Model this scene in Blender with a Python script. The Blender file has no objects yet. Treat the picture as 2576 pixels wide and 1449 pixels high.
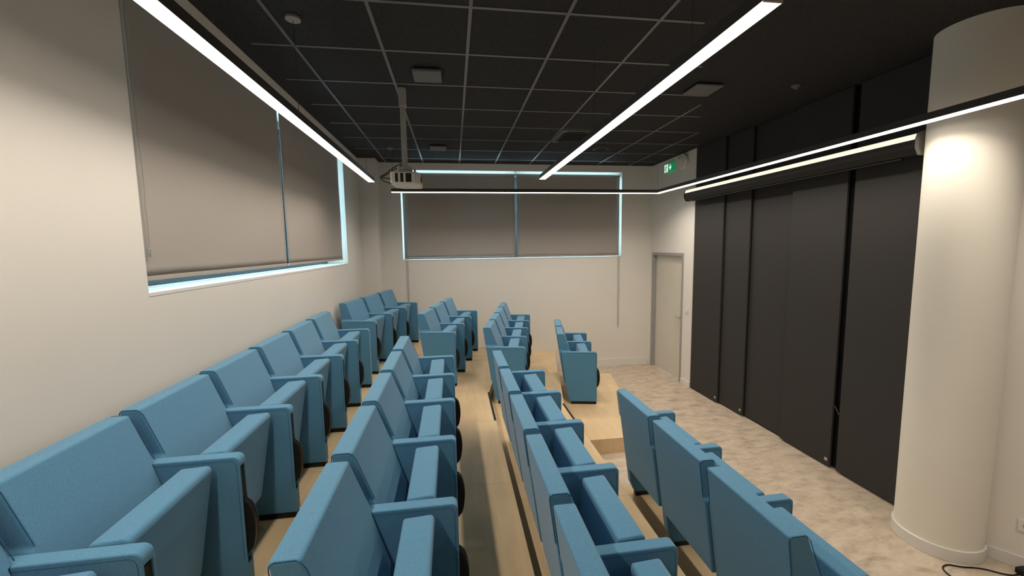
import bpy, bmesh, math, random
from mathutils import Vector, Matrix

C = bpy.context.scene.collection
scn = bpy.context.scene
H = 2.251                      # eye height above the vinyl floor
R = math.radians

# ------------------------------------------------------------------ camera
F_PX, YAW, PITCH, ROLL = 1023.9, R(-8.079), R(-5.77), R(-0.835)
fw = Vector((-math.sin(YAW)*math.cos(PITCH), math.cos(YAW)*math.cos(PITCH), math.sin(PITCH)))
rt = Vector((math.cos(YAW), math.sin(YAW), 0)); up = rt.cross(fw)
r2 = rt*math.cos(ROLL)+up*math.sin(ROLL); u2 = -rt*math.sin(ROLL)+up*math.cos(ROLL)
cd = bpy.data.cameras.new('camera'); cam = bpy.data.objects.new('camera', cd); C.objects.link(cam)
cd.sensor_width = 36; cd.lens = F_PX/2576*36; cd.clip_start = 0.05
M = Matrix((r2, u2, -fw)).transposed().to_4x4(); M.translation = Vector((0, 0, H)); cam.matrix_world = M
scn.camera = cam

# ------------------------------------------------------------------ world and exposure
w = bpy.data.worlds.new('world'); scn.world = w; w.use_nodes = True
bg = w.node_tree.nodes['Background']; bg.inputs[0].default_value = (0.60, 0.87, 1.0, 1); bg.inputs[1].default_value = 14.0
scn.view_settings.view_transform = 'Standard'; scn.view_settings.look = 'None'
scn.view_settings.gamma = 1; scn.view_settings.use_curve_mapping = False
scn.view_settings.exposure = 0.0
LAMP = 8.0                     # emission of the opal diffusers
BEAM = 36.0                    # the downward beam of the same lamps (radiance)
SPREAD = R(143)
WARM = (1.0, 0.89, 0.76)

# ------------------------------------------------------------------ materials
def mat(name, col, rough=.6, metal=0, spec=.5, noise=None, bump=None, emit=None, sheen=0, trans=0):
    m = bpy.data.materials.new(name); m.use_nodes = True
    nt = m.node_tree; N = nt.nodes; L = nt.links; b = N['Principled BSDF']
    b.inputs['Base Color'].default_value = (*col, 1); b.inputs['Roughness'].default_value = rough
    b.inputs['Metallic'].default_value = metal; b.inputs['Specular IOR Level'].default_value = spec
    if sheen:
        b.inputs['Sheen Weight'].default_value = sheen; b.inputs['Sheen Roughness'].default_value = .5
    if trans: b.inputs['Transmission Weight'].default_value = trans
    if emit:
        b.inputs['Emission Color'].default_value = (*emit[0], 1); b.inputs['Emission Strength'].default_value = emit[1]
    tc = N.new('ShaderNodeTexCoord')
    if noise:
        sc, amt, det = noise
        n = N.new('ShaderNodeTexNoise'); n.inputs['Scale'].default_value = sc; n.inputs['Detail'].default_value = det
        L.new(tc.outputs['Object'], n.inputs['Vector'])
        r = N.new('ShaderNodeValToRGB'); r.color_ramp.elements[0].position = .3; r.color_ramp.elements[1].position = .7
        r.color_ramp.elements[0].color = (*[c*(1-amt) for c in col], 1); r.color_ramp.elements[1].color = (*[min(1, c*(1+amt)) for c in col], 1)
        L.new(n.outputs['Fac'], r.inputs[0]); L.new(r.outputs[0], b.inputs['Base Color'])
    if bump:
        sc, st, di = bump
        n2 = N.new('ShaderNodeTexNoise'); n2.inputs['Scale'].default_value = sc; n2.inputs['Detail'].default_value = 3
        L.new(tc.outputs['Object'], n2.inputs['Vector'])
        bp = N.new('ShaderNodeBump'); bp.inputs['Strength'].default_value = st; bp.inputs['Distance'].default_value = di
        L.new(n2.outputs['Fac'], bp.inputs['Height']); L.new(bp.outputs[0], b.inputs['Normal'])
    return m

FAB = mat('blue_fabric', (0.088, 0.250, 0.400), .85, spec=.25, noise=(260, .14, 3), bump=(420, .35, .002), sheen=.25)
SEAM = mat('seam_fabric', (0.035, 0.115, 0.195), .9, spec=.2, noise=(300, .1, 2))
WALL = mat('wall_paint', (0.78, 0.75, 0.70), .75, spec=.3, noise=(1.3, .015, 3), bump=(170, .12, .002))
COLM = mat('column_paint', (0.83, 0.795, 0.71), .7, spec=.3, noise=(2, .02, 3), bump=(120, .1, .002))
WHITE = mat('white_lacquer', (0.76, 0.74, 0.70), .4, noise=(3, .02, 2))
DOORM = mat('door_laminate', (0.66, 0.62, 0.54), .45, noise=(4, .02, 2))
FRAMEG = mat('grey_door_frame', (0.34, 0.33, 0.32), .45, noise=(6, .03, 2))
TILE = mat('black_ceiling_tile', (0.034, 0.034, 0.036), .9, spec=.2, noise=(90, .3, 3), bump=(300, .2, .001))
GRID = mat('black_ceiling_grid', (0.125, 0.125, 0.128), .35, spec=.6, noise=(8, .08, 2))
BLK = mat('black_fabric_panel', (0.044, 0.042, 0.041), .8, spec=.25, noise=(220, .15, 2), bump=(260, .2, .001))
BLKW = mat('black_paint', (0.012, 0.012, 0.012), .85, spec=.2, noise=(6, .2, 2))
BLKP = mat('black_plastic', (0.009, 0.0085, 0.0085), .5, spec=.3, noise=(20, .2, 2))
TRIMB = mat('tablet_edge', (0.10, 0.09, 0.08), .4, noise=(30, .1, 2))
BLIND = mat('grey_blind_fabric', (0.41, 0.375, 0.34), .85, spec=.2, noise=(350, .06, 2), bump=(500, .15, .001))
CHAINM = mat('bead_chain', (0.16, 0.14, 0.12), .5, noise=(200, .3, 2))
ALU = mat('aluminium', (0.55, 0.55, 0.55), .35, metal=.8, noise=(20, .05, 2))
LAMPH = mat('lamp_housing', (0.05, 0.047, 0.045), .4, noise=(20, .1, 2))
ANTH = mat('anthracite_frame', (0.06, 0.085, 0.11), .4, noise=(10, .05, 2))
REV = mat('reveal_paint', (0.78, 0.78, 0.77), .7, noise=(2, .02, 2))
PROJ = mat('projector_white', (0.62, 0.58, 0.52), .5, noise=(14, .04, 2))
MOUNT = mat('mount_grey', (0.42, 0.41, 0.39), .45, noise=(10, .05, 2))
CEILG = mat('grey_ceiling_unit', (0.13, 0.13, 0.13), .6, noise=(12, .06, 2))
HOUS = mat('screen_casing', (0.014, 0.0125, 0.011), .6, spec=.3, noise=(9, .1, 2))
CAPM = mat('grey_cap', (0.30, 0.29, 0.26), .5, noise=(9, .05, 2))
DIFF = mat('lamp_diffuser', (0.9, 0.9, 0.9), .5, emit=(WARM, LAMP))
EDGEGLOW = mat('casing_edge_glow', (0.8, 0.78, 0.7), .5, emit=((1.0, .93, .74), .95))  # emission added to imitate the brightly lit top edge of the screen casing
GREEN = mat('exit_green', (0.0, 0.25, 0.09), .5, emit=((0.0, .30, .10), .55))
EXITW = mat('exit_white', (0.8, 0.9, 0.85), .5, emit=((.75, 1.0, .85), .75))

def glass():
    m = bpy.data.materials.new('window_glass'); m.use_nodes = True; nt = m.node_tree; N = nt.nodes; L = nt.links
    for n in list(N): N.remove(n)
    o = N.new('ShaderNodeOutputMaterial'); t = N.new('ShaderNodeBsdfTransparent'); g = N.new('ShaderNodeBsdfGlossy')
    g.inputs['Roughness'].default_value = .05; f = N.new('ShaderNodeFresnel'); mx = N.new('ShaderNodeMixShader')
    t.inputs[0].default_value = (.9, .96, .97, 1)
    L.new(f.outputs[0], mx.inputs[0]); L.new(t.outputs[0], mx.inputs[1]); L.new(g.outputs[0], mx.inputs[2]); L.new(mx.outputs[0], o.inputs[0])
    return m
GLASS = glass()

def wood():
    m = bpy.data.materials.new('birch_plywood'); m.use_nodes = True; nt = m.node_tree; N = nt.nodes; L = nt.links
    b = N['Principled BSDF']; b.inputs['Roughness'].default_value = .42; b.inputs['Specular IOR Level'].default_value = .4
    g = N.new('ShaderNodeNewGeometry'); mp = N.new('ShaderNodeMapping'); mp.inputs['Rotation'].default_value = (0, 0, R(6)); mp.inputs['Location'].default_value = (13, .35, 0)
    L.new(g.outputs['Position'], mp.inputs['Vector'])
    # long grain
    mg = N.new('ShaderNodeMapping'); mg.inputs['Scale'].default_value = (9, 1.1, 9); L.new(g.outputs['Position'], mg.inputs['Vector'])
    n = N.new('ShaderNodeTexNoise'); n.inputs['Scale'].default_value = 2.2; n.inputs['Detail'].default_value = 6; n.inputs['Roughness'].default_value = .6
    L.new(mg.outputs[0], n.inputs['Vector'])
    n3 = N.new('ShaderNodeTexNoise'); n3.inputs['Scale'].default_value = 2.6; n3.inputs['Detail'].default_value = 5; L.new(g.outputs['Position'], n3.inputs['Vector'])
    r = N.new('ShaderNodeValToRGB'); r.color_ramp.elements[0].position = .28; r.color_ramp.elements[1].position = .72
    r.color_ramp.elements[0].color = (0.60, 0.435, 0.25, 1); r.color_ramp.elements[1].color = (0.80, 0.61, 0.375, 1)
    ad = N.new('ShaderNodeMath'); ad.operation = 'ADD'; L.new(n.outputs['Fac'], ad.inputs[0]); L.new(n3.outputs['Fac'], ad.inputs[1])
    hf = N.new('ShaderNodeMath'); hf.operation = 'MULTIPLY'; hf.inputs[1].default_value = .5; L.new(ad.outputs[0], hf.inputs[0]); L.new(hf.outputs[0], r.inputs[0])
    # board joints across the tiers
    br = N.new('ShaderNodeTexBrick'); br.inputs['Scale'].default_value = 1; br.inputs['Brick Width'].default_value = 30; br.inputs['Row Height'].default_value = 1.02
    br.inputs['Mortar Size'].default_value = .0035; br.inputs['Mortar Smooth'].default_value = .4; br.offset = 0
    br.inputs['Color1'].default_value = (1, 1, 1, 1); br.inputs['Bias'].default_value = -.2; br.inputs['Color2'].default_value = (.93, .915, .90, 1); br.inputs['Mortar'].default_value = (.80, .76, .70, 1)
    L.new(mp.outputs[0], br.inputs['Vector'])
    mx = N.new('ShaderNodeMix'); mx.data_type = 'RGBA'; mx.blend_type = 'MULTIPLY'; mx.inputs['Factor'].default_value = 1
    L.new(r.outputs[0], mx.inputs[6]); L.new(br.outputs[0], mx.inputs[7]); L.new(mx.outputs[2], b.inputs['Base Color'])
    return m
WOOD = wood()

def vinyl():
    m = bpy.data.materials.new('stone_look_vinyl'); m.use_nodes = True; nt = m.node_tree; N = nt.nodes; L = nt.links
    b = N['Principled BSDF']; b.inputs['Roughness'].default_value = .5; b.inputs['Specular IOR Level'].default_value = .35
    g = N.new('ShaderNodeNewGeometry'); mp = N.new('ShaderNodeMapping'); mp.inputs['Scale'].default_value = (1.0, 2.0, 1); mp.inputs['Rotation'].default_value = (0, 0, R(20))
    L.new(g.outputs['Position'], mp.inputs['Vector'])
    n = N.new('ShaderNodeTexNoise'); n.inputs['Scale'].default_value = 5.0; n.inputs['Detail'].default_value = 10; n.inputs['Roughness'].default_value = .72; n.inputs['Distortion'].default_value = .35
    L.new(mp.outputs[0], n.inputs['Vector'])
    r = N.new('ShaderNodeValToRGB'); e = r.color_ramp.elements
    e[0].position = .30; e[0].color = (0.33, 0.27, 0.205, 1); e[1].position = .68; e[1].color = (0.66, 0.56, 0.445, 1)
    x = e.new(.48); x.color = (0.53, 0.44, 0.34, 1)
    L.new(n.outputs['Fac'], r.inputs[0]); L.new(r.outputs[0], b.inputs['Base Color'])
    return m
VINYL = vinyl()

# ------------------------------------------------------------------ mesh helpers
def tag(o, label=None, cat=None, group=None, kind=None):
    if label: o['label'] = label
    if cat: o['category'] = cat
    if group: o['group'] = group
    if kind: o['kind'] = kind
    return o
def empty(name, loc=(0, 0, 0), rz=0):
    o = bpy.data.objects.new(name, None); C.objects.link(o); o.location = loc; o.rotation_euler = (0, 0, rz); o.empty_display_size = .1
    return o
def obj(name, bm, m, parent=None, bevel=0, seg=2, smooth=True, ang=30):
    bmesh.ops.recalc_face_normals(bm, faces=bm.faces)
    me = bpy.data.meshes.new(name); bm.to_mesh(me); bm.free()
    for mm in (m if isinstance(m, (list, tuple)) else [m]): me.materials.append(mm)
    o = bpy.data.objects.new(name, me); C.objects.link(o)
    if smooth:
        for p in me.polygons: p.use_smooth = True
        try: me.set_sharp_from_angle(angle=R(35))
        except Exception: pass
    if bevel:
        b = o.modifiers.new('bevel', 'BEVEL'); b.width = bevel; b.segments = seg; b.limit_method = 'ANGLE'; b.angle_limit = R(ang); b.harden_normals = False
    if parent: o.parent = parent
    return o
def box(bm, x0, x1, y0, y1, z0, z1, mi=0):
    v = [bm.verts.new((x, y, z)) for x in (x0, x1) for y in (y0, y1) for z in (z0, z1)]
    for f in ((0, 1, 3, 2), (4, 6, 7, 5), (0, 4, 5, 1), (2, 3, 7, 6), (0, 2, 6, 4), (1, 5, 7, 3)):
        bm.faces.new([v[i] for i in f]).material_index = mi
def B(*a):
    bm = bmesh.new(); box(bm, *a); return bm
def prism(bm, pts, z0, z1):
    a = [bm.verts.new((x, y, z0)) for x, y in pts]; b = [bm.verts.new((x, y, z1)) for x, y in pts]
    bm.faces.new(a); bm.faces.new(b); n = len(pts)
    for i in range(n): bm.faces.new((a[i], a[(i+1) % n], b[(i+1) % n], b[i]))
def prism_y(bm, pts, y0, y1):          # profile in (x,z) extruded along y
    a = [bm.verts.new((x, y0, z)) for x, z in pts]; b = [bm.verts.new((x, y1, z)) for x, z in pts]
    bm.faces.new(a); bm.faces.new(b); n = len(pts)
    for i in range(n): bm.faces.new((a[i], a[(i+1) % n], b[(i+1) % n], b[i]))
def tube(bm, pts, r, n=8, close=False):
    pts = [Vector(p) for p in pts]; rings = []; N = len(pts)
    for i, p in enumerate(pts):
        a = pts[(i-1) % N] if (i or close) else p; b = pts[(i+1) % N] if (i < N-1 or close) else p
        t = (b-a).normalized(); h = Vector((0, 0, 1)) if abs(t.z) < .9 else Vector((0, 1, 0))
        u = t.cross(h).normalized(); v = t.cross(u)
        rings.append([bm.verts.new(p+u*r*math.cos(2*math.pi*k/n)+v*r*math.sin(2*math.pi*k/n)) for k in range(n)])
    for i in range(N if close else N-1):
        A, D = rings[i], rings[(i+1) % N]
        for k in range(n): bm.faces.new((A[k], A[(k+1) % n], D[(k+1) % n], D[k]))
    if not close: bm.faces.new(rings[0]); bm.faces.new(rings[-1])
def T(pts, r, n=8, close=False):
    bm = bmesh.new(); tube(bm, pts, r, n, close); return bm
def cyl(bm, c, r, z0, z1, n=48, r2=None):
    r2 = r if r2 is None else r2
    a = [bm.verts.new((c[0]+r*math.cos(2*math.pi*k/n), c[1]+r*math.sin(2*math.pi*k/n), z0)) for k in range(n)]
    b = [bm.verts.new((c[0]+r2*math.cos(2*math.pi*k/n), c[1]+r2*math.sin(2*math.pi*k/n), z1)) for k in range(n)]
    bm.faces.new(a); bm.faces.new(b)
    for k in range(n): bm.faces.new((a[k], a[(k+1) % n], b[(k+1) % n], b[k]))
def disc_x(bm, x0, x1, y, z, r, n=32):   # a disc whose axis is X
    a = [bm.verts.new((x0, y+r*math.cos(2*math.pi*k/n), z+r*math.sin(2*math.pi*k/n))) for k in range(n)]
    b = [bm.verts.new((x1, y+r*math.cos(2*math.pi*k/n), z+r*math.sin(2*math.pi*k/n))) for k in range(n)]
    bm.faces.new(a); bm.faces.new(b)
    for k in range(n): bm.faces.new((a[k], a[(k+1) % n], b[(k+1) % n], b[k]))
def smoothpts(pts, k=8):                 # Catmull-Rom
    P = [Vector(p) for p in pts]; P = [P[0]]+P+[P[-1]]; out = []
    for i in range(1, len(P)-2):
        for j in range(k):
            t = j/k; a, b, c, d = P[i-1], P[i], P[i+1], P[i+2]
            out.append(.5*((2*b)+(c-a)*t+(2*a-5*b+4*c-d)*t*t+(3*b-a-3*c+d)*t**3))
    out.append(P[-2]); return out
def struct(name, bm, m, **k):
    return tag(obj(name, bm, m, **k), kind='structure')

# ------------------------------------------------------------------ room shell
XL, YB, CZ = -1.454, 7.128, H+1.42
WZ0, WZ1 = H-.195, H+1.302
YF = -3.0
struct('floor', B(XL-.34, 7.7, YF-.2, YB+.3, -.12, 0), VINYL, smooth=False)
struct('ceiling', B(XL-.34, 7.7, YF-.2, YB+.3, CZ, CZ+.12), TILE, smooth=False)
# left wall with its window opening
bm = bmesh.new(); xo = XL-.34
box(bm, xo, XL, YF-.2, 2.172, 0, CZ); box(bm, xo, XL, 5.933, YB+.34, 0, CZ)
box(bm, xo, XL, 2.172, 5.933, 0, WZ0-.0215); box(bm, xo, XL, 2.172, 5.933, WZ1, CZ)
struct('wall_left', bm, WALL, smooth=False)
bm = bmesh.new()
box(bm, -.848-.95, -.848, YB, YB+.34, 0, CZ) ; box(bm, 3.044, 3.9, YB, YB+.34, 0, CZ)
box(bm, -.848, 3.044, YB, YB+.34, 0, WZ0-.0215); box(bm, -.848, 3.044, YB, YB+.34, WZ1, CZ)
struct('wall_back', bm, WALL, smooth=False)
struct('trim_1', B(XL, -1.18, 6.81, YB, .3, CZ), WALL, smooth=False)          # corner pillar
# right wall: white end with the door opening
XR = 3.618
d1, d2, dt = 7.06, 6.02, H-.137
bm = bmesh.new()
box(bm, XR, XR+.2, d1, YB+.34, 0, CZ); box(bm, XR, XR+.2, 5.765, d2, 0, CZ); box(bm, XR, XR+.2, d2, d1, dt, CZ)
struct('wall_right', bm, WALL, smooth=False)
struct('wall_right_black', B(XR+.10, XR+.30, 2.2, 5.765, 0, CZ), BLKW, smooth=False)
# oblique wall beyond the column
a = Vector((3.66, 2.28)); d = Vector((.57, -.82)); n = Vector((.82, .57))
bm = bmesh.new(); p = [a, a+d*6.3, a+d*6.3+n*.2, a+n*.2]; prism(bm, [tuple(q) for q in p], 0, CZ); struct('wall_right_front', bm, WALL, smooth=False)
bm = bmesh.new(); p = [a-n*.012, a+d*6.3-n*.012, a+d*6.3+n*.0, a+n*.0]; prism(bm, [tuple(q) for q in p], 0, .09); struct('baseboard_right_front', bm, WHITE, bevel=.003)
struct('wall_front', B(XL-.34, 7.7, YF-.2, YF, 0, CZ), WALL, smooth=False)
# column
bm = bmesh.new(); cyl(bm, (3.55, 2.395), .238, 0, CZ, 96); struct('wall_column', bm, COLM)
bm = bmesh.new(); cyl(bm, (3.55, 2.395), .250, 0, .09, 96); struct('baseboard_column', bm, WHITE, bevel=.003)
# baseboards
struct('baseboard_back', B(1.86, 3.58, YB-.014, YB, 0, .14), WHITE, bevel=.003)
struct('baseboard_right', B(XR-.012, XR, 5.765, d2-.005, 0, .09), WHITE, bevel=.003)
struct('baseboard_right_corner', B(XR-.012, XR, d1+.005, YB, 0, .11), WHITE, bevel=.003)

# ceiling grid, its bars cut off along a diagonal
bm = bmesh.new(); gw = .011; lim = lambda y: .63*y+.02
for i in range(0, 8):
    x = -1.058+.6*i; ys = max(-.4, (x-.02)/.63)
    if i == 5: ys = max(ys, 2.6)
    box(bm, x-gw, x+gw, ys, YB-.002, CZ-.005, CZ+.004)
for j in range(-5, 8):
    y = 2.575+.6*j; xe = min(XR-.1, lim(y))
    if xe < XL+.1: continue
    xs = XL+.12 if y < 6.75 else -1.1
    box(bm, xs, xe, y-gw, y+gw, CZ-.0045, CZ+.004)
struct('trim_2', bm, GRID, smooth=False)

# ------------------------------------------------------------------ windows
def win_box(bm, ax, a0, a1, off, t, z0, z1):   # ax 'y': along y on the left wall ; 'x': along x on the back wall
    if ax == 'y': box(bm, XL-off-t, XL-off, a0, a1, z0, z1)
    else: box(bm, a0, a1, YB+off, YB+off+t, z0, z1)
def window(num, ax, a0, a1, z0, z1, mids):
    e = empty('window_%d' % num); tag(e, kind='structure')
    bm = bmesh.new(); off = .27; fwid = .055
    win_box(bm, ax, a0, a1, off, .06, z0, z0+fwid); win_box(bm, ax, a0, a1, off, .06, z1-fwid, z1)
    win_box(bm, ax, a0, a0+fwid, off, .06, z0+fwid, z1-fwid); win_box(bm, ax, a1-fwid, a1, off, .06, z0+fwid, z1-fwid)
    for m_ in mids: win_box(bm, ax, m_-.06, m_+.06, off, .06, z0+fwid, z1-fwid)
    obj('window_frame', bm, ANTH, e, bevel=.003)
    g = bmesh.new(); win_box(g, ax, a0+fwid, a1-fwid, off+.028, .004, z0+fwid, z1-fwid); obj('window_pane', g, GLASS, e, smooth=False)
    s = bmesh.new(); win_box(s, ax, a0, a1, -.0, .27, z0-.02, z0); obj('window_sill', s, REV, e, bevel=.002)
    return e
window(1, 'y', 2.172, 5.933, WZ0, WZ1, [4.76])
window(2, 'x', -.848, 3.044, WZ0, WZ1, [1.148])

def blind(ax, a0, a1, ztop, zbot, off, label, group, chain=None, bracket=True):
    L0 = XL if ax == 'y' else YB
    loc = (XL-off, (a0+a1)/2, ztop) if ax == 'y' else ((a0+a1)/2, YB+off, ztop)
    e = empty('roller_blind', loc); tag(e, label, 'blind', group)
    h = (a1-a0)/2
    # local: x along the width, y depth (positive away from the room), z up from the roller axis; turned for the left wall
    e.rotation_euler = (0, 0, R(90) if ax == 'y' else 0)
    bm = bmesh.new(); nx = 24; nz = 30; v = {}
    for i in range(nx+1):
        for k in range(nz+1):
            x = -h+2*h*i/nx; z = -.0-(ztop-zbot)*k/nz
            wv = .0025*math.sin(x*5.1+k*.35)*(k/nz)+.0018*math.sin(x*11+1.3)*(k/nz)
            v[i, k] = bm.verts.new((x, wv, z))
    for i in range(nx):
        for k in range(nz): bm.faces.new((v[i, k], v[i+1, k], v[i+1, k+1], v[i, k+1]))
    o = obj('blind_fabric', bm, BLIND, e); s = o.modifiers.new('thickness', 'SOLIDIFY'); s.thickness = .0012; s.offset = 0
    bm = bmesh.new(); tube(bm, [(-h-.008, .018, 0), (h+.008, .018, 0)], .018, 16); obj('roller_tube', bm, BLIND, e)
    obj('bottom_bar', B(-h, h, -.006, .006, -(ztop-zbot)-.022, -(ztop-zbot)+.001), BLIND if ax == 'y' else ALU, e, bevel=.003)
    if bracket:
        for q in (-h-.012, h+.008): obj('bracket', B(q, q+.004, -.006, .04, -.03, WZ1-ztop), ALU, e, bevel=.001)
    if chain:
        cx, zend, yo = chain; zr = zend-ztop; gap = .012
        pts = [(cx-gap, yo, -.02)]+[(cx-gap*(1-.3*math.sin(q*3)), yo, -.02+(zr+.02)*q/12) for q in range(1, 12)]
        pts += [(cx-gap*.4, yo, zr-.01), (cx+gap*.4, yo, zr-.01)]
        pts += [(cx+gap*(1-.3*math.sin(q*2)), yo, -.02+(zr+.02)*q/12) for q in range(11, 0, -1)]+[(cx+gap, yo, -.02)]
        c = obj('pull_chain', T(pts, .0024, 6), BLIND if ax == 'y' else CHAINM, e)
        bm = bmesh.new(); cyl(bm, (cx, yo), .007, zr-.045, zr-.0, 12); obj('chain_weight', bm, ALU, c, bevel=.002)
    return e
blind('y', 2.185, 3.952, H+1.25, H-.120, .045, 'wide grey roller blind over the near part of the left window', 'roller blinds on the left window', chain=(-.83, H+.02, -.02))
blind('y', 3.992, 5.842, H+1.25, H-.120, .045, 'grey roller blind over the far part of the left window', 'roller blinds on the left window')
blind('x', -.806, 1.086, H+1.245, H-.150, .04, 'grey roller blind on the left half of the back window', 'roller blinds on the back window', chain=(-.925, H-.90, -.055))
blind('x', 1.126, 3.012, H+1.245, H-.162, .04, 'grey roller blind on the right half of the back window', 'roller blinds on the back window', chain=(.920, H-1.47, -.055))

# ------------------------------------------------------------------ door
e = empty('door_1', (XR, (d1+d2)/2, 0)); tag(e, kind='structure')
def loc_bm(bm, o):                      # move mesh into the local space of an unrotated empty
    for v in bm.verts: v.co -= o.location
    return bm
bm = bmesh.new(); fwd = .05
box(bm, XR-.008, XR+.12, d1-fwd, d1, 0, dt); box(bm, XR-.008, XR+.12, d2, d2+fwd, 0, dt); box(bm, XR-.008, XR+.12, d2+fwd, d1-fwd, dt-fwd, dt)
obj('door_frame', loc_bm(bm, e), FRAMEG, e, bevel=.002)
lf = obj('door_leaf', loc_bm(B(XR+.055, XR+.095, d2+fwd+.004, d1-fwd-.004, .008, dt-fwd-.004), e), DOORM, e, bevel=.002)
hz = H-1.20; hy = d2+.12
bm = bmesh.new(); tube(bm, [(XR+.055, hy, hz), (XR+.01, hy, hz)], .009, 10); tube(bm, [(XR+.012, hy-.01, hz), (XR+.012, hy+.12, hz)], .009, 10)
bm2 = loc_bm(bm, e); obj('door_handle', bm2, ALU, lf)
bm = bmesh.new(); disc_x(bm, XR+.049, XR+.056, hy, hz-.07, .022); obj('keyhole_plate', loc_bm(bm, e), ALU, lf)

# ------------------------------------------------------------------ light switch, sounder, exit sign, socket
e = empty('light_switch', (XR, 5.885, H-1.045)); tag(e, 'small white light switch between the door and the black panels', 'switch')
obj('switch_plate', B(-.008, 0, -.04, .04, -.04, .04), WHITE, e, bevel=.003); obj('rocker', B(-.013, -.008, -.025, .025, -.026, .026), WHITE, e, bevel=.002)
e = empty('alarm_sounder', (XR, 6.09, H+1.292)); tag(e, 'round white alarm sounder high on the wall right of the exit sign', 'alarm')
bm = bmesh.new(); disc_x(bm, -.05, 0, 0, 0, .118, 48); obj('sounder_base', bm, WALL, e, bevel=.012, seg=3)
bm = bmesh.new(); disc_x(bm, -.062, -.05, .02, 0, .078, 40); obj('sounder_cover', bm, WALL, e, bevel=.005)
bm = bmesh.new(); disc_x(bm, -.075, -.062, .03, .055, .014, 20); obj('indicator', bm, FRAMEG, e, bevel=.003)
e = empty('exit_sign', (XR, 6.50, H+1.272)); e.scale = (1, .88, .88); tag(e, 'small lit green emergency exit sign with white running figure and down arrow', 'sign')
obj('sign_body', B(-.035, 0, -.15, .15, -.078, .078), GREEN, e, bevel=.003)
obj('figure_panel', B(-.0375, -.035, .015, .145, -.072, .072), EXITW, e, smooth=False)
bm = bmesh.new(); disc_x(bm, -.0395, -.0376, .075, .045, .013, 16)
def strokex(bm, pts, wd, x0, x1):
    for (a, b) in zip(pts[:-1], pts[1:]):
        a = Vector(a); b = Vector(b); t = (b-a).normalized(); s = Vector((-t.y, t.x))*wd/2
        q = [a+s, b+s, b-s, a-s]; A = [bm.verts.new((x0, p.x, p.y)) for p in q]; D = [bm.verts.new((x1, p.x, p.y)) for p in q]
        bm.faces.new(A); bm.faces.new(D)
        for i in range(4): bm.faces.new((A[i], A[(i+1) % 4], D[(i+1) % 4], D[i]))
for st in ([(.08, .03), (.095, -.01)], [(.095, -.01), (.07, -.035), (.085, -.062)], [(.095, -.01), (.118, -.03), (.136, -.03)], [(.084, .025), (.055, .01), (.045, .022)], [(.084, .025), (.110, .015), (.118, -.004)]):
    strokex(bm, st, .013, -.0395, -.0376)
obj('running_figure', bm, GREEN, e, smooth=False)
bm = bmesh.new(); strokex(bm, [(-.065, .055), (-.065, -.01)], .022, -.0375, -.035)
A = [bm.verts.new((-.0375, y, z)) for y, z in ((-.112, .012), (-.065, -.055), (-.018, .012))]; D = [bm.verts.new((-.035, v.co.y, v.co.z)) for v in A]
bm.faces.new(A); bm.faces.new(D)
for i in range(3): bm.faces.new((A[i], A[(i+1) % 3], D[(i+1) % 3], D[i]))
obj('arrow', bm, EXITW, e, smooth=False)
# socket on the oblique wall
sp = a = Vector((3.66, 2.28))+Vector((.57, -.82))*.30
e = empty('wall_socket', (sp.x, sp.y, .31), math.atan2(-.82, .57)+math.pi/2); tag(e, 'white wall socket on the oblique wall right of the column', 'socket')
obj('socket_plate', B(-.012, 0, -.085, .085, -.045, .045), WHITE, e, bevel=.003)
for k in (-.042, .042):
    bm = bmesh.new(); disc_x(bm, -.0135, -.012, k, 0, .021, 24); obj('outlet', bm, FRAMEG, e)

# ------------------------------------------------------------------ black wall panels
def panel(y0, y1, x, label, z0=.02, clip=True):
    e = empty('curtain_panel', (x, (y0+y1)/2, 0)); tag(e, label, 'panel', 'tall black panels on the right wall')
    h = (y1-y0)/2
    obj('panel_sheet', B(0, .022, -h, h, z0, CZ-.004), BLK, e, bevel=.002)
    if clip: obj('bottom_clip', B(-.006, 0, -h+.02, -h+.055, z0+.045, z0+.075), ALU, e, bevel=.002)
    return e
panel(5.105, 5.760, 3.624, 'narrow tall black panel next to the white wall and light switch')
panel(4.640, 5.130, 3.660, 'narrowest tall black panel, second from the light switch')
panel(3.985, 4.655, 3.698, 'tall black panel in the middle of the dark wall, far part', clip=False)
panel(3.385, 4.010, 3.655, 'tall black panel just before the narrow dark slot')
panel(2.560, 3.315, 3.655, 'tall black panel touching the white column', clip=False)
tag(obj('pull_cord', T([(3.67, 3.384, H-1.60), (3.69, 3.35, H-1.68)], .003, 6), ALU), 'thin pale cord crossing the dark slot between black panels', 'cord')

# ------------------------------------------------------------------ projection screen casing
e = empty('projection_screen', (3.54, 4.2, H+.72)); tag(e, 'long rolled up projection screen casing on the black wall', 'projection screen')
prof = [(3.455, -.045+.02), (3.455, .035), (3.475, .075), (3.52, .085), (3.585, .085), (3.605, .05), (3.605, -.05), (3.58, -.075), (3.49, -.075)]
prof = [(3.43+(x-3.455)*.76-3.54, z) for x, z in prof]; y0, y1 = 2.668-4.2, 5.74-4.2
bm = bmesh.new(); prism_y(bm, prof, y0, y1); obj('casing', bm, HOUS, e, smooth=False)
bm = bmesh.new(); prism_y(bm, [(3.4288-3.54, .035), (3.4438-3.54, .077), (3.447-3.54, .0745), (3.4312-3.54, .034)], y0+.005, y1-.005); obj('glowing_edge', bm, EDGEGLOW, e, smooth=False)  # thin glowing sliver standing in for light on the casing's upper edge
big = [((x+.054)*1.10-.054, z*1.10) for x, z in prof]
bm = bmesh.new(); prism_y(bm, big, y0-.026, y0); obj('end_cap', bm, CAPM, e, bevel=.006)
bm = bmesh.new(); prism_y(bm, big, y1, y1+.012); obj('end_cap', bm, HOUS, e, bevel=.004)
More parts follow.
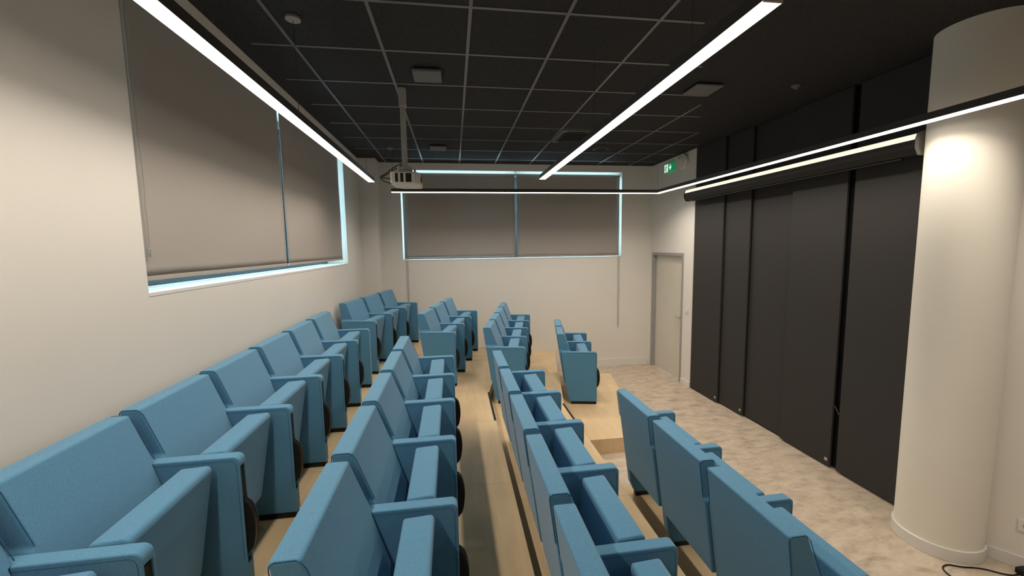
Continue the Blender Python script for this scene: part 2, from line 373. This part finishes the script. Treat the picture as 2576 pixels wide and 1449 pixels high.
obj('bottom_bar', B(-.07, -.045, y0+.12, y1-.12, -.092, -.076), BLKP, e, bevel=.003)

# ------------------------------------------------------------------ linear lamps
LZ = H+.78; LW = .035
def lamp_bar(e, p0, p1, gain=1):         # bar between two plan points in the local space of e, the diffuser at z = 0
    p0 = Vector(p0); p1 = Vector(p1); t = (p1-p0).normalized(); s = Vector((-t.y, t.x))
    def strip(bm, w0, w1, z0, z1, e0=0, e1=0):
        prism(bm, [tuple(p0+s*w0-t*e0), tuple(p1+s*w0+t*e1), tuple(p1+s*w1+t*e1), tuple(p0+s*w1-t*e0)], z0, z1)
    bm = bmesh.new(); strip(bm, -LW, LW, .0055, .052)
    obj('housing', bm, LAMPH, e, bevel=.001)
    bm = bmesh.new(); strip(bm, -LW+.002, LW-.002, 0, .0053); obj('diffuser', bm, DIFF, e, smooth=False)
    ln = (p1-p0).length; wd = 2*LW-.006
    ld = bpy.data.lights.new('lamp_light', 'AREA'); ld.shape = 'RECTANGLE'; ld.size = wd; ld.size_y = ln-.01; ld.color = WARM
    ld.energy = math.pi*wd*ln*BEAM*gain; ld.spread = SPREAD
    lo = bpy.data.objects.new('lamp_light', ld); C.objects.link(lo); lo.parent = e
    c = (p0+p1)/2; lo.location = (c.x, c.y, -.0015); lo.rotation_euler = (0, 0, math.atan2(t.y, t.x)-math.pi/2)
def wire(e, x, y, rosette=True):
    obj('suspension_wire', T([(x, y, .054), (x, y, CZ-LZ)], .0015, 6), LAMPH, e)
    if rosette:
        bm = bmesh.new(); cyl(bm, (x, y), .045, CZ-LZ-.022, CZ-LZ-.001, 28, .04); obj('ceiling_rosette', bm, CAPM, e, bevel=.003)
def endcap(e, x, y, rz):
    bm = bmesh.new()
    if rz: box(bm, x-.003, x+.003, y-LW, y+LW, 0, .055)
    else: box(bm, x-LW, x+LW, y-.003, y+.003, 0, .055)
    obj('end_cap', bm, MOUNT, e, bevel=.001)
e = empty('linear_pendant_lamp', (-.93, 2.2, LZ)); tag(e, 'long straight hanging light bar beside the left window', 'lamp', 'straight hanging light bars')
lamp_bar(e, (0, -3.2), (0, 2.86), .92); endcap(e, 0, 2.863, 0); wire(e, 0, .60); wire(e, 0, 2.6, False); wire(e, 0, -1.4)
e = empty('linear_pendant_lamp', (1.054, 3.02, LZ)); tag(e, 'long straight hanging light bar in the middle of the ceiling', 'lamp', 'straight hanging light bars')
lamp_bar(e, (0, -1.74), (0, 1.745)); endcap(e, 0, 1.748, 0); endcap(e, 0, -1.743, 0); wire(e, 0, -1.28, False); wire(e, 0, -.03, False); wire(e, 0, 1.30, False)
e = empty('corner_pendant_lamp', (3.125, 5.962, LZ)); tag(e, 'L-shaped hanging light bar running across the back then along the right', 'lamp')
lamp_bar(e, (-3.955, 0), (LW, 0)); lamp_bar(e, (0, -LW), (0, -7.3), .84); endcap(e, -3.958, 0, 1)
wire(e, -3.93, 0, False); wire(e, -.012, 0, False); 

# ------------------------------------------------------------------ projector
e = empty('ceiling_projector', (-.40, 3.90, H+.565)); tag(e, 'pale ceiling projector on a grey pole with looping black cables', 'projector')
foot = [(-.125, -.17), (.085, -.17), (.125, -.10), (.128, .15), (.11, .17), (-.06, .17), (-.115, .11), (-.127, .0)]
bm = bmesh.new(); prism(bm, foot, 0, .105); obj('projector_body', bm, PROJ, e, bevel=.010, seg=3)
bm = bmesh.new()
for k in (-.085, -.04, .005, .03): box(bm, k, k+.024, -.1722, -.168, .014, .090)
obj('vent_grille', bm, BLKP, e, smooth=False)
bm = bmesh.new(); box(bm, .122, .134, -.06, .02, .03, .08); obj('lens', bm, BLKP, e, bevel=.004)
bm = bmesh.new(); box(bm, -.05, .055, -.07, .07, .105, .135); box(bm, -.085, -.045, -.05, .04, .125, .15); box(bm, -.035, .045, -.055, .055, .135, .175)
obj('mount_bracket', bm, MOUNT, e, bevel=.008)
for (x, y) in ((-.062, -.07), (.066, -.065), (-.07, .06), (.066, .06)):
    bm = bmesh.new(); cyl(bm, (x, y), .010, .135, .165, 12); obj('mount_knob', bm, PROJ, e, bevel=.003)
cx, cy = -.012, -.02; top = 1.42-.565
bm = bmesh.new(); box(bm, cx-.023, cx+.023, cy-.023, cy+.023, .165, top-.16); box(bm, cx-.003, cx+.003, cy-.0245, cy-.022, .17, top-.16); obj('mount_pole', bm, MOUNT, e, bevel=.004)
obj('pole_sleeve', B(cx-.031, cx+.031, cy-.031, cy+.031, top-.16, top-.002), MOUNT, e, bevel=.003)
obj('cable', T(smoothpts([(-.02, -.03, .20), (-.05, -.02, .195), (-.12, 0, .165), (-.185, .02, .12), (-.232, .03, .095), (-.24, .03, .075), (-.20, .03, .045), (-.15, .02, .03), (-.125, .01, .03)]), .0045, 8), BLKP, e)
obj('cable', T(smoothpts([(-.01, -.03, .20), (-.06, .0, .175), (-.13, .02, .145), (-.19, .03, .105), (-.232, .04, .085), (-.18, .045, .078), (-.126, .03, .074)]), .0045, 8), BLKP, e)

# ------------------------------------------------------------------ things on the ceiling
def ceil_box(x0, x1, y0, y1, t, label):
    e = empty('ceiling_access_point', ((x0+x1)/2, (y0+y1)/2, CZ)); tag(e, label, 'ceiling unit', 'square grey units under the ceiling')
    hx, hy = (x1-x0)/2, (y1-y0)/2
    obj('mounting_plate', B(-hx*.6, hx*.6, -hy*.6, hy*.6, -.012, -.0015), BLKP, e); obj('unit_cover', B(-hx, hx, -hy, hy, -.012-t, -.012), CEILG, e, bevel=.012, seg=3)
ceil_box(-.285, -.055, 3.41, 3.64, .028, 'square grey ceiling unit nearest the camera, above the projector')
ceil_box(-.285, -.06, 5.86, 6.09, .028, 'square grey ceiling unit far behind the projector')
ceil_box(2.16, 2.42, 3.46, 3.72, .02, 'square dark ceiling unit right of the middle light bar')
def detector(x, y, r, label, name='smoke_detector', cat='detector', m=CEILG):
    e = empty(name, (x, y, CZ)); tag(e, label, cat)
    bm = bmesh.new(); cyl(bm, (0, 0), r*.8, -.018, -.0015, 28, r); obj('detector_base', bm, m, e, bevel=.002)
    bm = bmesh.new(); cyl(bm, (0, 0), r*.35, -.032, -.018, 24, r*.5); obj('detector_head', bm, m, e, bevel=.002)
detector(-.837, 6.117, .05, 'small round ceiling detector near the far left corner')
detector(3.12, 3.45, .04, 'tiny dark ceiling detector above the projection screen', m=GRID)
e = empty('ceiling_speaker', (2.19, 5.92, CZ)); tag(e, 'round flat ceiling speaker beyond the air conditioner grille', 'speaker')
bm = bmesh.new(); cyl(bm, (0, 0), .115, -.012, -.0015, 40, .12); obj('speaker_ring', bm, CEILG, e, bevel=.004)
bm = bmesh.new(); cyl(bm, (0, 0), .098, -.0145, -.012, 40); obj('speaker_grille', bm, TILE, e)
e = empty('air_conditioner_cassette', (1.642, 5.275, CZ)); tag(e, 'square dark air conditioner grille set into the ceiling tiles', 'air conditioner')
bm = bmesh.new(); s = .285
box(bm, -s, s, -s, -s+.07, -.02, -.0015); box(bm, -s, s, s-.07, s, -.02, -.0015); box(bm, -s, -s+.07, -s+.07, s-.07, -.02, -.0015); box(bm, s-.07, s, -s+.07, s-.07, -.02, -.0015)
obj('cassette_frame', bm, GRID, e, bevel=.004)
bm = bmesh.new()
for k in range(9): yy = -.2+k*.05; box(bm, -.2, .2, yy-.012, yy+.012, -.014, -.006)
obj('cassette_grille', bm, TILE, e, bevel=.002)
bm = bmesh.new()
for k in (-1, 1): box(bm, -.2, .2, k*.235-.018, k*.235+.018, -.026, -.02); box(bm, k*.235-.018, k*.235+.018, -.2, .2, -.026, -.02)
obj('air_flap', bm, BLKP, e, bevel=.002)

# ------------------------------------------------------------------ wooden tiers
T1, T2, T3, T4 = H-1.52, H-1.65, H-1.775, H-1.945
SL = .2126
e1 = lambda y: -.457+SL*(y-4.75); e2 = lambda y: .360+SL*(y-4.516); e3 = lambda y: 1.19+SL*(y-4.33); e4 = lambda y: 2.03+.195*(y-4.33)
YN = -1.6; g_ = .0006
def tier(name, pts, z, label, m=WOOD, cat='platform'):
    cx = sum(p[0] for p in pts)/len(pts); cy = sum(p[1] for p in pts)/len(pts)
    bm = bmesh.new(); prism(bm, [(x-cx, y-cy) for x, y in pts], .0005, z)
    o = obj(name, bm, m, smooth=False, bevel=.002, seg=1); o.location = (cx, cy, 0); tag(o, label, cat); return o
YW = YB-.001
tier('seating_tier', [(XL+.001, YN), (-.45, YN), (-.45, 4.75), (e1(6.80), 6.80), (-1.19, 6.80), (XL+.001, 6.80)], T1, 'highest light wooden tier along the left wall under the top row')
tier('seating_tier', [(-.45+g_, YN), (.36, YN), (.36, 4.516), (e2(6.62), 6.62), (e1(6.62)+g_, 6.62), (-.45+g_, 4.75)], T2, 'second highest light wooden tier, with a bare strip beside the third row')
tier('seating_tier', [(.36+g_, YN), (1.19, YN), (1.19, 4.33), (e3(5.42), 5.42), (1.29, 5.42), (1.29, YW), (e2(YW)+g_, YW), (e2(6.62)+g_, 6.62), (.36+g_, 4.516)], T3, 'third light wooden tier, carrying the third row of seats')
tier('wooden_step', [(e1(6.63)+.001, 6.622), (e2(6.622)-.001, 6.622), (e2(YW)-.001, YW), (e1(YW)+.03, YW)], T3-.0005, 'wooden step against the back wall behind the second row', cat='step')
tier('wooden_step', [(1.2906, 5.4212), (e3(5.4212), 5.4212), (e3(YW), YW), (1.2906, YW)], H-1.90, 'wooden step in the aisle between third row and back wall baseboard', cat='step')
tier('seating_tier', [(1.19+g_, YN), (2.03, YN), (2.03, 2.97), (1.19+g_, 2.97)], T4, 'lowest wooden tier, near section under the front row')
tier('stair_step', [(1.19+g_, 2.9712), (2.03, 2.9712), (2.03, 3.769), (1.19+g_, 3.769)], H-2.10, 'low stone-look step sunk between the two lowest wooden tiers', VINYL, 'step')
tier('seating_tier', [(1.19+g_, 3.7702), (2.03, 3.7702), (2.03, 4.33), (e4(5.79), 5.79), (e3(5.86)+g_, 5.86), (e3(5.3)+g_, 5.3), (1.19+g_, 4.33)], T4, 'lowest wooden tier, far section under the two far front seats')
for pts, z, lb in (([(.340, 3.735), (.360, 3.735), (.360, 4.50), (.340, 4.50)], T2, 'black anti-slip strip on the step edge beside the third row'),
                   ([(1.170, 3.86), (1.190, 3.86), (1.190, 4.33), (1.170, 4.33)], T3, 'black anti-slip strip on the step edge beside the far front seats')):
    bm = bmesh.new(); c = pts[0]; prism(bm, [(x-c[0], y-c[1]) for x, y in pts], .0003, .004)
    o = obj('anti_slip_strip', bm, BLKP, smooth=False); o.location = (c[0], c[1], z); tag(o, lb, 'strip')

# ------------------------------------------------------------------ seats
P = .55
ARC = [(.374+.026*math.sin(R(a)), .629+.026*math.cos(R(a))) for a in (90, 72, 54, 36, 18, 0)]
PANEL = [(-.035, .655), (.040, .115), (.078, .035), (.400, .035)]+ARC
PW = .026
def back_bm():
    bm = bmesh.new(); rings = []
    lv = [(.25, -.2455, .2455, .004, .125), (.45, -.2455, .2455, -.024, .140), (.652, -.2455, .2455, -.052, .079), (.662, -.232, .262, -.054, .075), (.863, -.232, .262, -.080, .000)]
    for h, wa, wb, r_, f_ in lv:
        rings.append([bm.verts.new(c) for c in ((r_, wa, h), (f_, wa, h), (f_, wb, h), (r_, wb, h))])
    bm.faces.new(rings[0]); bm.faces.new(rings[-1])
    for A, D in zip(rings[:-1], rings[1:]):
        for k in range(4): bm.faces.new((A[k], A[(k+1) % 4], D[(k+1) % 4], D[k]))
    return bm
def cushion_bm():
    bm = bmesh.new(); prism_y(bm, [(.196, .640), (.304, .646), (.314, .628), (.238, .175), (.188, .112), (.165, .125), (.160, .22)], -.219, .219); return bm
def panel_bm(slot):
    bm = bmesh.new()
    if not slot:
        prism_y(bm, PANEL, -PW, PW); return bm
    fx, z0, z1, sx, q = .400, .165, .608, .360, .0165
    out = [(-.035, .655), (.040, .115), (.078, .035), (fx, .035), (fx, z0), (fx, z1)]+ARC
    L = [bm.verts.new((x, -PW, z)) for x, z in out]; Rr = [bm.verts.new((x, PW, z)) for x, z in out]
    bm.faces.new(L); bm.faces.new(Rr)
    n = len(out)
    for i in range(n):
        j = (i+1) % n
        if (i, j) in ((3, 4), (4, 5), (5, 6)): continue
        bm.faces.new((L[i], L[j], Rr[j], Rr[i]))
    f = {(y, z): bm.verts.new((fx, y, z)) for y in (-q, q) for z in (z0, z1)}; s = {(y, z): bm.verts.new((sx, y, z)) for y in (-q, q) for z in (z0, z1)}
    bm.faces.new((L[3], Rr[3], Rr[4], f[q, z0], f[-q, z0], L[4])); bm.faces.new((L[5], f[-q, z1], f[q, z1], Rr[5], Rr[6], L[6]))
    bm.faces.new((L[4], f[-q, z0], f[-q, z1], L[5])); bm.faces.new((Rr[4], f[q, z0], f[q, z1], Rr[5]))
    for a_, b_ in (((-q, z0), (-q, z1)), ((-q, z1), (q, z1)), ((q, z1), (q, z0)), ((q, z0), (-q, z0))): bm.faces.new((f[a_], f[b_], s[b_], s[a_]))
    bm.faces.new((s[-q, z0], s[q, z0], s[q, z1], s[-q, z1]))
    return bm
def tablet_bm():
    bm = bmesh.new(); pts = [(.364, .185), (.392, .185), (.400, .205)]
    for k in range(11):
        t = -1+2*k/10; pts.append((.400+.037*math.sqrt(max(0, 1-t*t))**1.1, .330+t*.122))
    pts += [(.397, .470), (.394, .600), (.364, .600)]
    prism_y(bm, pts, -.0145, .0145); return bm
def edge_bm():
    bm = bmesh.new(); pts = []
    for k in range(15):
        t = -1+2*k/14; pts.append((.4012+.037*math.sqrt(max(0, 1-t*t))**1.1, .0135, .330+t*.122))
    tube(bm, pts, .0014, 6); return bm
def shift(bm, y):
    for v in bm.verts: v.co.y += y
    return bm
def piping_back(s):
    bm = bmesh.new()
    if 1:
        y = .2565 if s > 0 else -.2265
        tube(bm, [(.0765, y+s*.005, .665), (.012, y+s*.005, .838), (.001, y+s*.0045, .853), (-.012, y+s*.004, .8615), (-.064, y+s*.004, .8615), (-.077, y+s*.0045, .852), (-.0775, y+s*.005, .838), (-.0555, y+s*.005, .668)], .0017, 5)
    return bm
def piping_arm(y0, s):
    bm = bmesh.new()
    if 1:
        y = y0+s*(PW-.0005)
        tube(bm, [(.06, y, .640), (.368, y, .640), (.380, y, .634), (.3865, y, .622), (.3885, y, .60), (.3885, y, .18)], .0014, 5)
    return bm
def piping_cushion(s):
    bm = bmesh.new()
    if 1:
        y = s*.2145
        tube(bm, [(.186, y, .40), (.1945, y, .615), (.206, y, .6365), (.294, y, .6420), (.307, y, .624), (.243, y, .235)], .0016, 5)
    return bm
def side_panel(e, w, slot):
    p = obj('side_panel', shift(panel_bm(slot), w), FAB, e, bevel=.008, seg=3, ang=40)
    [obj('piping', piping_arm(w, s), SEAM, p) for s in (-1, 1)]
    pl = obj('plinth', B(.086, .394, w-.021, w+.021, .0005, .036), BLKP, p, bevel=.002)
    if slot:
        tb = obj('writing_tablet', shift(tablet_bm(), w), BLKP, p); obj('tablet_edge', shift(edge_bm(), w), TRIMB, p)
    return p
def make_seat(last):
    e = empty('auditorium_seat')
    b = obj('backrest', back_bm(), FAB, e, bevel=.022, seg=4, ang=20); [obj('piping', piping_back(s), SEAM, b) for s in (-1, 1)]
    c = obj('seat_cushion', cushion_bm(), FAB, e, bevel=.016, seg=4, ang=25); [obj('piping', piping_cushion(s), SEAM, c) for s in (-1, 1)]
    side_panel(e, -.275, True)
    if last: side_panel(e, .275, False)
    return e
def copy_tree(o, parent=None):
    c = o.copy(); C.objects.link(c)
    if parent: c.parent = parent
    for ch in list(o.children): copy_tree(ch, c)
    return c
protos = {}
ORD = ['first', 'second', 'third', 'fourth', 'fifth', 'sixth', 'seventh']
def seat_block(x, y, n, ang, z, row, where, group, first=0, frm=None):
    """x, y: plan of the front top edge at the far corner of the nearest seat; seats follow away from the camera"""
    sa, ca = math.sin(ang), math.cos(ang)
    for k in range(n):
        w = k*P-.258
        px, py = x+sa*w, y+ca*w; last = (k == n-1)
        if last not in protos: o = protos[last] = make_seat(last)
        else: o = copy_tree(protos[last])
        o.location = (px, py, z); o.rotation_euler = (0, 0, -ang)
        tag(o, frm(k, n), 'seat', group)
def lab(row, block, n):
    def f(k, N):
        if N == 2: pos = 'nearer of the two' if k == 0 else 'farther of the two'
        elif k == 0: pos = 'nearest of %s' % ('seven' if N == 7 else 'five' if N == 5 else 'four' if N == 4 else 'three')
        elif k == N-1: pos = 'farthest of %s' % ('seven' if N == 7 else 'five' if N == 5 else 'four' if N == 4 else 'three')
        else: pos = '%s nearest' % ORD[k]
        return 'blue folded seat in %s, %s, %s' % (row, block, pos)
    return f
NA, FA = R(-.25), R(12.07)
R1, R2, R3, R4 = 'top row by left wall', 'second row from left wall', 'third row from left wall', 'front row nearest black panels'
NB, FB = 'near block', 'far block'
seat_block(-1.321+.002, 1.793-P, 7, NA, T1, 1, NB, 'near block of the top seat row', frm=lab(R1, NB, 7))
seat_block(-1.224, 5.642, 3, FA, T1, 1, FB, 'far block of the top seat row', frm=lab(R1, FB, 3))
seat_block(-.412, 1.523, 5, NA, T2, 2, NB, 'near block of the second seat row', frm=lab(R2, NB, 5))
seat_block(-.278, 5.406, 3, FA, T2, 2, FB, 'far block of the second seat row', frm=lab(R2, FB, 3))
seat_block(.403, 1.325, 5, NA, T3, 3, NB, 'near block of the third seat row', frm=lab(R3, NB, 5))
seat_block(.489, 5.025, 4, FA, T3, 3, FB, 'far block of the third seat row', frm=lab(R3, FB, 4))
seat_block(1.193+.08, 1.734, 3, NA, T4, 4, NB, 'near block of the front seat row', frm=lab(R4, NB, 3))
seat_block(1.342+.078, 5.297-.016, 2, FA, T4, 4, FB, 'far block of the front seat row', frm=lab(R4, FB, 2))

# ------------------------------------------------------------------ cable on the floor
e = empty('floor_cable', (3.4, 2.1, 0)); tag(e, 'black cable looping on the floor in front of the white column', 'cable')
pts = [(3.27, 1.80, .006), (3.245, 1.96, .006), (3.245, 2.08, .006), (3.272, 2.15, .006), (3.34, 2.172, .006), (3.42, 2.140, .006), (3.49, 2.122, .006), (3.55, 2.095, .006), (3.61, 2.05, .006), (3.66, 2.03, .006), (3.72, 2.03, .006)]
obj('cord', T([p-e.location for p in smoothpts(pts)], .0045, 8), BLKP, e)
bm = bmesh.new(); box(bm, -.035, .035, -.025, .025, .001, .045); o = obj('plug', bm, BLKP, e, bevel=.01, seg=3); o.location = (.345, -.07, 0)
